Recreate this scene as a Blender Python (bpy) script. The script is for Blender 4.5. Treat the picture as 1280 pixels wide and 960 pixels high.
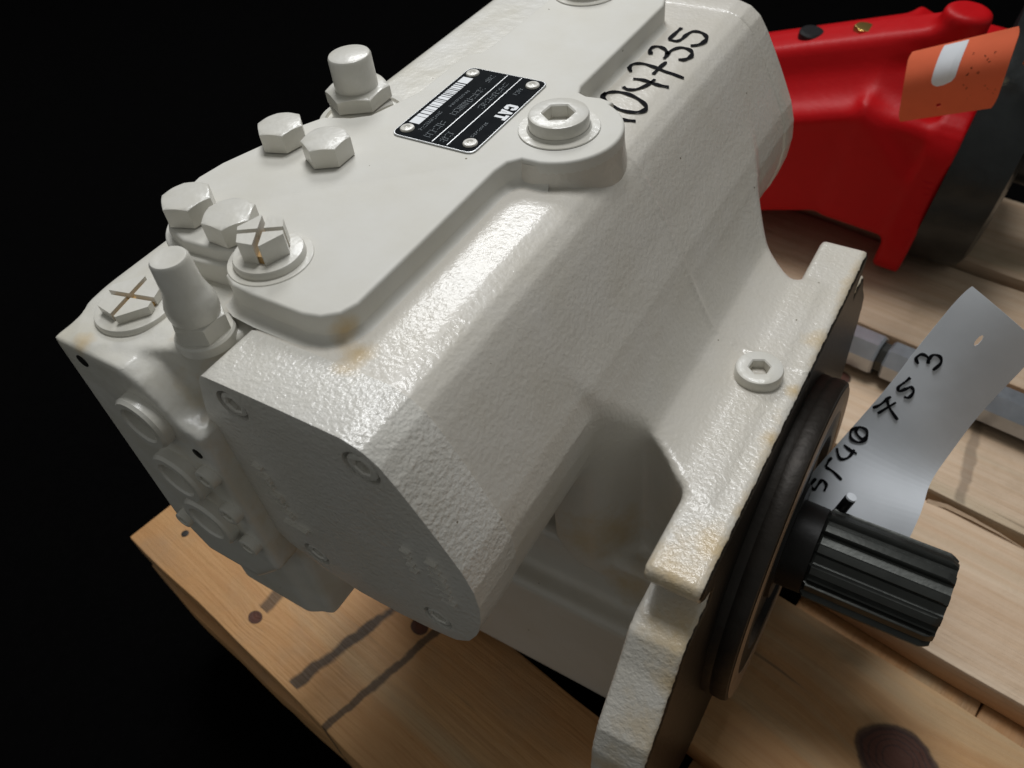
import bpy, bmesh, math, random
import numpy as np
from mathutils import Vector, Matrix

random.seed(7)
sc = bpy.context.scene
for o in list(bpy.data.objects): bpy.data.objects.remove(o)
COL = sc.collection
U = 0.00077                     # metres per drawing unit
PZ = -378.0                     # drawing height of the pallet's top face (world z = 0)
def W(x, y, z): return Vector((x*U, y*U, (z-PZ)*U))

# ------------------------------------------------------------------ camera
RC = [[0.8516154803564784, 0.5158700228709331, -0.09289345036302245],
      [0.32549717958425817, -0.6593757536660403, -0.6776984591689983],
      [-0.41085600847486425, 0.5469019427470376, -0.7294488366702753]]
YAW = -0.16741483289921738      # the pallet is turned a little under the pump
FPX = 1020.0
cam = bpy.data.cameras.new("camera"); cam_o = bpy.data.objects.new("camera", cam); COL.objects.link(cam_o)
R3 = Matrix(RC).transposed() @ Matrix(((1,0,0),(0,-1,0),(0,0,-1)))
cam_o.matrix_world = Matrix.Translation(W(0,0,200)) @ R3.to_4x4()
cam.sensor_width = 36.0; cam.lens = FPX/1280*36.0
cam.clip_start = 0.01; cam.clip_end = 50
cam.dof.use_dof = True; cam.dof.focus_distance = 0.30; cam.dof.aperture_fstop = 17.0
sc.camera = cam_o

# ------------------------------------------------------------------ world and lamps
world = bpy.data.worlds.new("World"); sc.world = world; world.use_nodes = True
bg = world.node_tree.nodes["Background"]
bg.inputs[0].default_value = (0.98, 1.0, 0.97, 1); bg.inputs[1].default_value = 0.175
def area(name, loc, target, sx, sy, power, color):
    l = bpy.data.lights.new(name, 'AREA'); l.shape = 'RECTANGLE'; l.size = sx; l.size_y = sy
    l.energy = power; l.color = color
    o = bpy.data.objects.new(name, l); COL.objects.link(o); o.location = loc
    d = Vector(target) - Vector(loc); o.rotation_euler = d.to_track_quat('-Z', 'Y').to_euler()
    return o
TGT = W(-150, 250, -60)
area("ceiling_lamp", TGT + Vector((-0.22, 0.6, 1.88)), TGT, 0.7, 0.5, 21.0, (0.98, 0.99, 1.0))
area("window_lamp", TGT + Vector((-0.92, 1.22, 1.32)), TGT, 0.6, 0.5, 12.5, (0.97, 0.985, 1.0))
sc.view_settings.view_transform = 'Standard'; sc.view_settings.look = 'None'
sc.view_settings.exposure = 0.0; sc.view_settings.gamma = 1.0; sc.view_settings.use_curve_mapping = False

sc.cycles.max_bounces = 5; sc.cycles.diffuse_bounces = 3; sc.cycles.glossy_bounces = 3; sc.cycles.caustics_reflective = False; sc.cycles.caustics_refractive = False
# ------------------------------------------------------------------ node helpers
def new_mat(name):
    m = bpy.data.materials.new(name); m.use_nodes = True
    nt = m.node_tree; b = nt.nodes["Principled BSDF"]
    return m, nt, b
def N(nt, t, **kw):
    n = nt.nodes.new(t)
    for k, v in kw.items():
        if k in n.inputs: n.inputs[k].default_value = v
        else: setattr(n, k, v)
    return n
def L(nt, a, b): nt.links.new(a, b)
def math_n(nt, op, a, b=None, clamp=False):
    n = nt.nodes.new("ShaderNodeMath"); n.operation = op; n.use_clamp = clamp
    for i, v in enumerate((a, b)):
        if v is None: continue
        if isinstance(v, (int, float)): n.inputs[i].default_value = v
        else: nt.links.new(v, n.inputs[i])
    return n.outputs[0]
def mixc(nt, fac, a, b, blend='MIX'):
    n = nt.nodes.new("ShaderNodeMix"); n.data_type = 'RGBA'; n.blend_type = blend
    for s, v in ((n.inputs[0], fac), (n.inputs[6], a), (n.inputs[7], b)):
        if isinstance(v, (int, float)): s.default_value = v
        elif isinstance(v, tuple): s.default_value = (*v, 1)
        else: nt.links.new(v, s)
    return n.outputs[2]
def noise(nt, vec, scale, detail=3, rough=.55):
    n = N(nt, "ShaderNodeTexNoise", Scale=scale, Detail=detail, Roughness=rough)
    L(nt, vec, n.inputs["Vector"]); return n.outputs[0]
def ramp(nt, fac, stops):
    n = nt.nodes.new("ShaderNodeValToRGB"); cr = n.color_ramp
    while len(cr.elements) < len(stops): cr.elements.new(.5)
    for e, (p, c) in zip(cr.elements, stops):
        e.position = p; e.color = (c, c, c, 1) if isinstance(c, (int, float)) else (*c, 1)
    L(nt, fac, n.inputs[0]); return n.outputs[0]

PAINT = (0.68, 0.665, 0.615)
def paint(name, color=PAINT, bumps=((0.35, 0.25),), rough=0.3, stains=(), edge=None, coat=0.16, dirt=0.12, zones=None, bare=None):
    """glossy sprayed enamel; bumps = (scale per unit, height in units); stains = (x,y,z,r) rusty oil marks of their own shape"""
    m, nt, b = new_mat(name)
    tc = N(nt, "ShaderNodeTexCoord"); v = tc.outputs["Object"]
    b.inputs["Roughness"].default_value = rough
    b.inputs["Coat Weight"].default_value = coat; b.inputs["Coat Roughness"].default_value = 0.08
    g = noise(nt, v, 0.03, 5, .6)
    col = mixc(nt, ramp(nt, g, [(.35, 0), (.75, 1)]), color, tuple(c*f for c, f in zip(color, (1-dirt*.5, 1-dirt*.6, 1-dirt*.9))))
    sp = N(nt, "ShaderNodeTexVoronoi", Scale=0.06); L(nt, v, sp.inputs["Vector"])
    spk = math_n(nt, 'LESS_THAN', sp.outputs["Distance"], 0.035)
    spk = math_n(nt, 'MULTIPLY', spk, math_n(nt, 'GREATER_THAN', noise(nt, v, 0.045, 1), .55))
    col = mixc(nt, spk, col, (.16, .13, .08))
    mask = None
    w = noise(nt, v, 0.09, 5, .65)
    for (x, y, z, r) in stains:
        d = nt.nodes.new("ShaderNodeVectorMath"); d.operation = 'DISTANCE'
        L(nt, v, d.inputs[0]); d.inputs[1].default_value = (x, y, z)
        k = math_n(nt, 'SUBTRACT', 1.0, math_n(nt, 'DIVIDE', d.outputs["Value"], r), True)
        mask = k if mask is None else math_n(nt, 'MAXIMUM', mask, k)
    if edge:                                    # rust creeping in from a machined edge: axis, position, width
        ax, pos, wd, lo, hi = edge
        se = N(nt, "ShaderNodeSeparateXYZ"); L(nt, v, se.inputs[0])
        k = math_n(nt, 'SUBTRACT', 1.0, math_n(nt, 'DIVIDE', math_n(nt, 'ABSOLUTE', math_n(nt, 'SUBTRACT', se.outputs[ax], pos)), wd), True)
        k = math_n(nt, 'MULTIPLY', k, ramp(nt, noise(nt, v, 0.022, 2), [(.4, .25), (.62, 1.0)]))
        yy = math_n(nt, 'DIVIDE', math_n(nt, 'SUBTRACT', se.outputs[2], lo), hi-lo, True)
        mask = k if mask is None else math_n(nt, 'MAXIMUM', mask, k)
    if mask is not None:
        mm = math_n(nt, 'ADD', mask, math_n(nt, 'MULTIPLY', math_n(nt, 'SUBTRACT', w, .5), 1.1))
        mk = ramp(nt, mm, [(.32, 0), (.62, .34), (1.05, .72)])
        mk = math_n(nt, 'MULTIPLY', mk, math_n(nt, 'GREATER_THAN', mask, 0.001))
        col = mixc(nt, mk, col, (.56, .40, .18))
        core = ramp(nt, mm, [(1.0, 0), (1.15, .8)])
        col = mixc(nt, core, col, (.20, .09, .025))
    if bare is not None:                        # unpainted machined joint face: the paint stops in a ragged line at this x
        se2 = N(nt, "ShaderNodeSeparateXYZ"); L(nt, v, se2.inputs[0])
        bx_ = math_n(nt, 'ADD', math_n(nt, 'SUBTRACT', se2.outputs[0], bare), math_n(nt, 'MULTIPLY', math_n(nt, 'SUBTRACT', noise(nt, v, .2, 3), .5), 1.6))
        bm_ = math_n(nt, 'MULTIPLY', bx_, 2.5, True)
        col = mixc(nt, bm_, col, (.009, .008, .0065))
        L(nt, math_n(nt, 'MULTIPLY', math_n(nt, 'SUBTRACT', 1.0, bm_), coat), b.inputs["Coat Weight"])
        L(nt, math_n(nt, 'ADD', math_n(nt, 'MULTIPLY', bm_, -.38), .5), b.inputs["Specular IOR Level"])
    L(nt, col, b.inputs["Base Color"])
    h = None
    for sc_, ht in bumps:
        k = math_n(nt, 'MULTIPLY', noise(nt, v, sc_, 2, .5), ht)
        h = k if h is None else math_n(nt, 'ADD', h, k)
    if zones:                                   # coarser casting skin beyond a given x
        x0, x1, zs, zh = zones
        se = N(nt, "ShaderNodeSeparateXYZ"); L(nt, v, se.inputs[0])
        zm = math_n(nt, 'DIVIDE', math_n(nt, 'SUBTRACT', se.outputs[0], x0), x1-x0, True)
        h = math_n(nt, 'ADD', h, math_n(nt, 'MULTIPLY', math_n(nt, 'MULTIPLY', noise(nt, v, zs, 2, .55), zh), zm))
    bp = N(nt, "ShaderNodeBump", Strength=1.0, Distance=U)
    L(nt, h, bp.inputs["Height"]); L(nt, bp.outputs[0], b.inputs["Normal"])
    L(nt, bp.outputs[0], b.inputs["Coat Normal"])
    return m
def plain(name, color, rough=.5, metal=0.0, bump=None, vary=.15, coat=0.0, spec=.5):
    m, nt, b = new_mat(name)
    tc = N(nt, "ShaderNodeTexCoord"); v = tc.outputs["Object"]
    g = noise(nt, v, 0.06, 5, .6)
    L(nt, mixc(nt, g, color, tuple(c*(1-2*vary) for c in color)), b.inputs["Base Color"])
    rr = math_n(nt, 'ADD', math_n(nt, 'MULTIPLY', noise(nt, v, 0.15, 4), .3*rough), rough*.85)
    L(nt, rr, b.inputs["Roughness"])
    b.inputs["Metallic"].default_value = metal; b.inputs["Coat Weight"].default_value = coat
    b.inputs["Specular IOR Level"].default_value = spec
    if bump:
        bp = N(nt, "ShaderNodeBump", Strength=1.0, Distance=U)
        L(nt, math_n(nt, 'MULTIPLY', noise(nt, v, bump[0], 3), bump[1]), bp.inputs["Height"]); L(nt, bp.outputs[0], b.inputs["Normal"])
    return m

M = {}
M['cast'] = paint('cast_paint', color=(.655, .622, .56), bumps=((0.07, .25), (0.42, .27)), rough=.36,
                  stains=[(-181, 147, -14, 14), (-60, 176, -120, 34), (-50, 196, -120, 22), (-50, 165, -150, 30), (-48, 140, -190, 30),
                          (-58, 124, -215, 26), (-66, 152, -172, 5.5), (-47, 265, -120, 12), (-46, 340, -120, 16), (-47, 300, -120, 9), (-120, 226, -190, 42), (-95, 212, -232, 34), (-46, 150, -165, 15), (-46, 137, -188, 16), (-46, 126, -208, 14)],  # recess pair: yellowish staining, plus the side's brown shade put in as colour
                  edge=(0, -44.0, 10.0, -300, -100), zones=(-84, -72, .46, .42), bare=-45.2, coat=.32)
M['deck'] = paint('smooth_paint', bumps=((0.05, .3), (0.4, .05)), rough=.62, coat=.0, stains=[(-191, 153, -9, 11)])
M['cap'] = paint('cap_paint', bumps=((0.14, .25), (0.48, .62)), rough=.34, color=(.66, .64, .59), coat=.4, stains=[(-180, 142, -14, 12)])
M['block'] = paint('block_paint', bumps=((0.08, .6), (0.4, .12)), rough=.35, stains=[(-296, 104, -19, 9), (-254, 140, -60, 60), (-262, 128, -110, 50), (-240, 150, -150, 70), (-250, 112, -100, 20)], dirt=.25)
M['screw'] = paint('screw_paint', bumps=((0.12, .3), (0.5, .08)), rough=.34, dirt=.2)
M['slot'] = plain('ochre_slot_grime', (.58, .36, .14), .6)
M['black_iron'] = plain('oily_black_iron', (.010, .0085, .007), .48, .0, (0.2, .2), .3, 0.0, .3)
M['steel_dark'] = plain('dark_spline_steel', (.075, .078, .072), .38, .75, (0.25, .12), .25)
M['steel'] = plain('bright_steel', (.50, .53, .57), .30, .8, (0.2, .15), .2)
M['ring_iron'] = plain('worn_brown_iron', (.034, .026, .019), .5, .4, (0.12, .5), .35)
M['ring_face'] = plain('tan_reflection_steel', (.36, .25, .16), .5, .3, (0.15, .2), .25)  # machined steel, with the tan reflection of the boards put into its colour
M['ink'] = plain('black_marker_ink', (.006, .006, .008), .8, spec=.1)
M['plate'] = plain('black_plate', (.006, .008, .010), .7, .0, None, .2, spec=.05)
M['alu'] = plain('plate_aluminium', (.62, .63, .63), .35, .6)
M['white_print'] = plain('white_print', (.80, .82, .84), .5, vary=.04)
M['faint_print'] = plain('faint_blue_print', (.06, .085, .10), .5)
M['red'] = plain('red_enamel', (.50, .003, .006), .45, 0, (0.15, .25), .08, .0, .18)
M['dark_rubber'] = plain('dark_iron_ring', (.03, .034, .034), .3, .4, (0.08, .6), .25)
M['brass'] = plain('brass', (.65, .45, .14), .3, .9)
M['dark_wall'] = plain('black_sheeting', (.065, .048, .052), .7, 0, None, .3, spec=.1)
M['dark_floor'] = plain('dark_concrete', (.0012, .0011, .0012), .9, 0, None, .3, spec=.03)
M['black_plastic'] = plain('black_plastic', (.010, .010, .011), .4)

# ------------------------------------------------------------------ mesh helpers
def link(name, me, mat, parent=None, loc=None, smooth=None):
    o = bpy.data.objects.new(name, me); COL.objects.link(o)
    if mat is not None:
        me.materials.clear(); me.materials.append(mat)
    if parent is not None:
        o.parent = parent
        if loc is None and 'base' in parent: loc = [-c for c in parent['base']]
    if loc is not None: o.location = loc
    if smooth is not None: shade(me, smooth)
    return o
def shade(me, ang=35):
    me.shade_smooth() if hasattr(me, 'shade_smooth') else None
    if ang < 180: me.set_sharp_from_angle(angle=math.radians(ang))
def bm_mesh(name, bm):
    bmesh.ops.recalc_face_normals(bm, faces=bm.faces)
    me = bpy.data.meshes.new(name); bm.to_mesh(me); bm.free(); return me
AX = {'x': lambda u, v, w: (w, u, v), 'y': lambda u, v, w: (u, w, v), 'z': lambda u, v, w: (u, v, w)}
def add_prism(bm, pts, axis, a, b, bevel=0.0, seg=3, holes=(), hole_depth=3.0, both=True):
    f = AX[axis]
    def ring(p, w): return [bm.verts.new(f(x, y, w)) for x, y in p]
    A = ring(pts, a); B = ring(pts, b); n = len(pts)
    faces = [bm.faces.new((A[i], A[(i+1) % n], B[(i+1) % n], B[i])) for i in range(n)]
    back = bm.faces.new(B)
    if holes:
        es = [bm.edges.get((A[i], A[(i+1) % n])) for i in range(n)]
        for h in holes:
            H = ring(h, a); k = len(h); s = 1 if b > a else -1
            H2 = ring(h, a + s*hole_depth)
            for i in range(k):
                bm.faces.new((H[i], H[(i+1) % k], H2[(i+1) % k], H2[i])); es.append(bm.edges.get((H[i], H[(i+1) % k])))
            bm.faces.new(H2)
        bmesh.ops.triangle_fill(bm, use_beauty=True, edges=es)
        front = None
    else:
        front = bm.faces.new(A)
    bmesh.ops.recalc_face_normals(bm, faces=bm.faces)
    if bevel > 0:
        ed = set()
        for i in range(n):
            ed.add(bm.edges.get((A[i], A[(i+1) % n])))
            if both: ed.add(bm.edges.get((B[i], B[(i+1) % n])))
        bmesh.ops.bevel(bm, geom=[e for e in ed if e], offset=bevel, segments=seg, profile=.5, affect='EDGES', clamp_overlap=True)
def prism(pts, axis, a, b, bevel=0.0, seg=3, **kw):
    bm = bmesh.new(); add_prism(bm, pts, axis, a, b, bevel, seg, **kw); return bm_mesh('p', bm)
def add_lathe(bm, prof, c=(0,0,0), axis='z', seg=48):
    f = AX[axis]; rings = []
    for r, h in prof:
        rr = []
        if r < 1e-6: rr = [bm.verts.new(Vector(f(0, 0, h)) + Vector(c))]
        else:
            for i in range(seg):
                t = 2*math.pi*i/seg; rr.append(bm.verts.new(Vector(f(r*math.cos(t), r*math.sin(t), h)) + Vector(c)))
        rings.append(rr)
    for A, B in zip(rings, rings[1:]):
        for i in range(seg):
            j = (i+1) % seg
            q = [A[i % len(A)], A[j % len(A)], B[j % len(B)], B[i % len(B)]]
            u = []
            for x in q:
                if x not in u: u.append(x)
            if len(u) >= 3: bm.faces.new(u)
def lathe(prof, c=(0,0,0), axis='z', seg=48):
    bm = bmesh.new(); add_lathe(bm, prof, c, axis, seg); return bm_mesh('l', bm)
def circle(cx, cy, r, n=32): return [(cx+r*math.cos(2*math.pi*i/n), cy+r*math.sin(2*math.pi*i/n)) for i in range(n)]
def hex_r(af, t): 
    a = (t % (math.pi/3)) - math.pi/6
    return af/2/math.cos(a)
def add_hexhead(bm, af, z0, z1, rot=0.0, c=(0,0,0), cham=.5, seg=72, dome=0.0):
    """hexagon with the scalloped top chamfer of a bolt head or nut"""
    rin = af/2*.96; c = Vector(c)
    R = []
    def ring(fr, fz): 
        out = []
        for i in range(seg):
            t = 2*math.pi*i/seg; r, z = fr(t), fz(t)
            out.append(bm.verts.new(c + Vector((r*math.cos(t+rot), r*math.sin(t+rot), z))))
        return out
    R.append(ring(lambda t: hex_r(af, t), lambda t: z0))
    R.append(ring(lambda t: hex_r(af, t), lambda t: z1-(hex_r(af, t)-rin)*cham*1.15))
    R.append(ring(lambda t: hex_r(af, t)*.975, lambda t: z1-(hex_r(af, t)-rin)*cham*.75))
    R.append(ring(lambda t: rin*.95, lambda t: z1-.05))
    top = bm.verts.new(c + Vector((0, 0, z1+dome)))
    for A, B in zip(R, R[1:]):
        for i in range(seg): bm.faces.new((A[i], A[(i+1) % seg], B[(i+1) % seg], B[i]))
    for i in range(seg): bm.faces.new((R[-1][i], R[-1][(i+1) % seg], top))
    bm.faces.new(R[0])
def add_socket_plug(bm, r, h, af, depth, c=(0,0,0), axis='z', rot=0.0, seg=48, base=0.0, bev=1.4):
    """round head with a hexagon socket"""
    f = AX[axis]; c = Vector(c)
    def ring(fr, z): return [bm.verts.new(c + Vector(f(fr(2*math.pi*i/seg)*math.cos(2*math.pi*i/seg+rot), fr(2*math.pi*i/seg)*math.sin(2*math.pi*i/seg+rot), z))) for i in range(seg)]
    s = 1 if h > 0 else -1
    Rr = [ring(lambda t: r, base), ring(lambda t: r, h-s*bev), ring(lambda t: r-bev*.3, h-s*bev*.3), ring(lambda t: r-bev, h),
          ring(lambda t: hex_r(af, t)+.7, h), ring(lambda t: hex_r(af, t), h-s*.6), ring(lambda t: hex_r(af, t), h-s*depth)]
    for A, B in zip(Rr, Rr[1:]):
        for i in range(seg): bm.faces.new((A[i], A[(i+1) % seg], B[(i+1) % seg], B[i]))
    bm.faces.new(Rr[-1])
def clip(poly, nx, ny, d):
    out = []
    for i in range(len(poly)):
        a, b = poly[i], poly[(i+1) % len(poly)]
        da, db = a[0]*nx+a[1]*ny-d, b[0]*nx+b[1]*ny-d
        if da >= 0: out.append(a)
        if da*db < 0:
            t = da/(da-db); out.append((a[0]+(b[0]-a[0])*t, a[1]+(b[1]-a[1])*t))
    return out
def smooth_poly(pts, it=2):
    for _ in range(it):
        o = []
        for i in range(len(pts)):
            a, b = pts[i], pts[(i+1) % len(pts)]
            o += [(a[0]*.75+b[0]*.25, a[1]*.75+b[1]*.25), (a[0]*.25+b[0]*.75, a[1]*.25+b[1]*.75)]
        pts = o
    return pts
def round_corners(pts, radii, n=7):
    """fillet every corner of a polygon with its own radius"""
    out = []; m = len(pts)
    for i in range(m):
        p = Vector(pts[i]); a = Vector(pts[i-1]); b = Vector(pts[(i+1) % m]); r = radii[i] if isinstance(radii, (list, tuple)) else radii
        u, v = (a-p), (b-p); lu, lv = u.length, v.length; u.normalize(); v.normalize()
        ang = u.angle(v)
        if r <= 0 or ang > 3.1: out.append(tuple(p)); continue
        t = min(r/math.tan(ang/2), lu*.48, lv*.48)
        A, B = p+u*t, p+v*t
        for k in range(n):
            s = k/(n-1); out.append(tuple((1-s)**2*A + 2*s*(1-s)*p + s*s*B))
    return out
def thing(name, label, cat, base, group=None, rot=(0,0,0)):
    e = bpy.data.objects.new(name, None); COL.objects.link(e)
    e.location = W(*base); e.scale = (U, U, U); e.rotation_euler = rot; e['base'] = list(base)
    e['label'] = label; e['category'] = cat; e.empty_display_size = 20
    if group: e['group'] = group
    return e

# ------------------------------------------------------------------ signed distance modelling for the castings
def sd_poly(px, py, poly):
    d = np.full(np.broadcast(px, py).shape, 1e12); s = np.ones_like(d)
    n = len(poly)
    for i in range(n):
        ax, ay = poly[i]; bx, by = poly[i-1]
        ex, ey = bx-ax, by-ay; wx, wy = px-ax, py-ay
        t = np.clip((wx*ex+wy*ey)/(ex*ex+ey*ey+1e-12), 0, 1)
        d = np.minimum(d, (wx-ex*t)**2+(wy-ey*t)**2)
        c1 = py >= ay; c2 = py < by; c3 = ex*wy > ey*wx
        flip = (c1 & c2 & c3) | (~c1 & ~c2 & ~c3)
        s = np.where(flip, -s, s)
    return s*np.sqrt(d)
def extr(d2, w, a, b, r=0.0):
    dw = np.abs(w-(a+b)/2)-(b-a)/2+r; d2 = d2+r
    return np.minimum(np.maximum(d2, dw), 0)+np.sqrt(np.maximum(d2, 0)**2+np.maximum(dw, 0)**2)-r
def sbox(X, Y, Z, x, y, z, r):
    q = [np.abs(A-(a[0]+a[1])/2)-(a[1]-a[0])/2+r for A, a in ((X, x), (Y, y), (Z, z))]
    return np.sqrt(np.maximum(q[0], 0)**2+np.maximum(q[1], 0)**2+np.maximum(q[2], 0)**2)+np.minimum(np.maximum(np.maximum(q[0], q[1]), q[2]), 0)-r
def smin(a, b, k):
    h = np.clip(.5+.5*(b-a)/k, 0, 1); return b*(1-h)+a*h-k*h*(1-h)
def smax(a, b, k): return -smin(-a, -b, k)
def surface_nets(V, org, st):
    nx, ny, nz = V.shape; ins = V < 0
    cnt = np.zeros((nx-1, ny-1, nz-1), np.int32); pos = np.zeros((nx-1, ny-1, nz-1, 3), np.float32)
    def sl(a, dx, dy, dz): return a[dx:nx-1+dx, dy:ny-1+dy, dz:nz-1+dz]
    for ax in range(3):
        for u in (0, 1):
            for v in (0, 1):
                o0 = [0, 0, 0]; o0[(ax+1) % 3] = u; o0[(ax+2) % 3] = v; o1 = list(o0); o1[ax] = 1
                a, b = sl(V, *o0), sl(V, *o1); m = (a < 0) != (b < 0)
                t = np.where(m, a/np.where(m, a-b, 1), 0)
                cnt += m
                for k in range(3):
                    pos[..., k] += np.where(m, (t if k == ax else o0[k]), 0)
    act = cnt > 0; idx = np.full(cnt.shape, -1, np.int64); idx[act] = np.arange(act.sum())
    cell = np.argwhere(act); verts = (cell + pos[act]/cnt[act][:, None])*st + np.array(org)
    quads = []
    for ax in range(3):
        s = [slice(1, -1)]*3; s[ax] = slice(0, -1); t = [slice(1, -1)]*3; t[ax] = slice(1, None)
        a, b = ins[tuple(s)], ins[tuple(t)]
        e = np.argwhere(a != b); fl = a[a != b]
        off = np.ones(3, int); off[ax] = 0; e = e+off
        A1, A2 = (ax+1) % 3, (ax+2) % 3
        def g(d1, d2):
            q = e.copy(); q[:, A1] -= d1; q[:, A2] -= d2; return idx[q[:, 0], q[:, 1], q[:, 2]]
        q = np.stack([g(1, 1), g(0, 1), g(0, 0), g(1, 0)], 1)
        q[~fl] = q[~fl][:, ::-1]; quads.append(q)
    return verts, np.concatenate(quads)
def np_mesh(name, verts, quads):
    me = bpy.data.meshes.new(name)
    me.vertices.add(len(verts)); me.vertices.foreach_set('co', np.asarray(verts, np.float32).ravel())
    me.loops.add(len(quads)*4); me.loops.foreach_set('vertex_index', np.asarray(quads, np.int32).ravel())
    me.polygons.add(len(quads)); me.polygons.foreach_set('loop_start', np.arange(0, len(quads)*4, 4, dtype=np.int32))
    me.update(calc_edges=True); me.validate(); me.shade_smooth(); return me
def grid(x0, x1, y0, y1, z0, z1, st):
    xs, ys, zs = (np.arange(a, b+st, st, dtype=np.float64) for a, b in ((x0, x1), (y0, y1), (z0, z1)))
    return xs[:, None, None], ys[None, :, None], zs[None, None, :], (x0, y0, z0)

# ================================================================== SETTING: dark store room
def plane_box(name, x, y, z, mat):
    bm = bmesh.new(); add_prism(bm, [(x[0], y[0]), (x[1], y[0]), (x[1], y[1]), (x[0], y[1])], 'z', z[0], z[1])
    o = link(name, bm_mesh(name, bm), mat, None); o.scale = (U, U, U); o.location = W(0, 0, 0); return o
fl = plane_box('floor', (-4200, 3000), (-1500, 4200), (PZ-230, PZ-200), M['dark_floor']); fl['kind'] = 'structure'
# black sheeting hung behind the pallet, with soft vertical folds
bm = bmesh.new(); cols = []
A, B = Vector((-4200, 1200)), Vector((3000, 3900))
dirv = (B-A); nrm = Vector((-dirv.y, dirv.x)).normalized(); nseg = 420
for i in range(nseg+1):
    t = i/nseg; p = A.lerp(B, t)
    d = 26*math.sin(t*97+1.3*math.sin(t*23))+14*math.sin(t*211+.7)
    p = p+nrm*d
    cols.append((bm.verts.new((p.x, p.y, PZ-200)), bm.verts.new((p.x, p.y, 2200))))
for a, b in zip(cols, cols[1:]): bm.faces.new((a[0], b[0], b[1], a[1]))
wl = link('back_wall', bm_mesh('wall', bm), M['dark_wall'], None, smooth=180); wl.scale = (U, U, U); wl.location = W(0, 0, 0); wl['kind'] = 'structure'
def on_wall(u, v, off=30):
    d = Matrix(RC).transposed() @ Vector((u-640, v-480, FPX)); e = B-A
    t = (A.x*e.y-A.y*e.x)/(d.x*e.y-d.y*e.x)
    return Vector((d.x*t, d.y*t))-nrm*off if nrm.dot(Vector((d.x, d.y))) > 0 else Vector((d.x*t, d.y*t))+nrm*off
M['trim'] = plain('dull_trim', (.20, .18, .17), .6, 0, None, .4)
for (u, v, w) in ((82, 165, 14), (262, 160, 9), (1186, 5, 22)):
    c = on_wall(u, v, 70)
    bm = bmesh.new(); add_prism(bm, circle(c.x, c.y, w, 12), 'z', PZ-200, 2100)
    o = link('wall_trim', bm_mesh('wall_trim', bm), M['trim'], wl, loc=(0, 0, 0), smooth=40)
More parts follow.
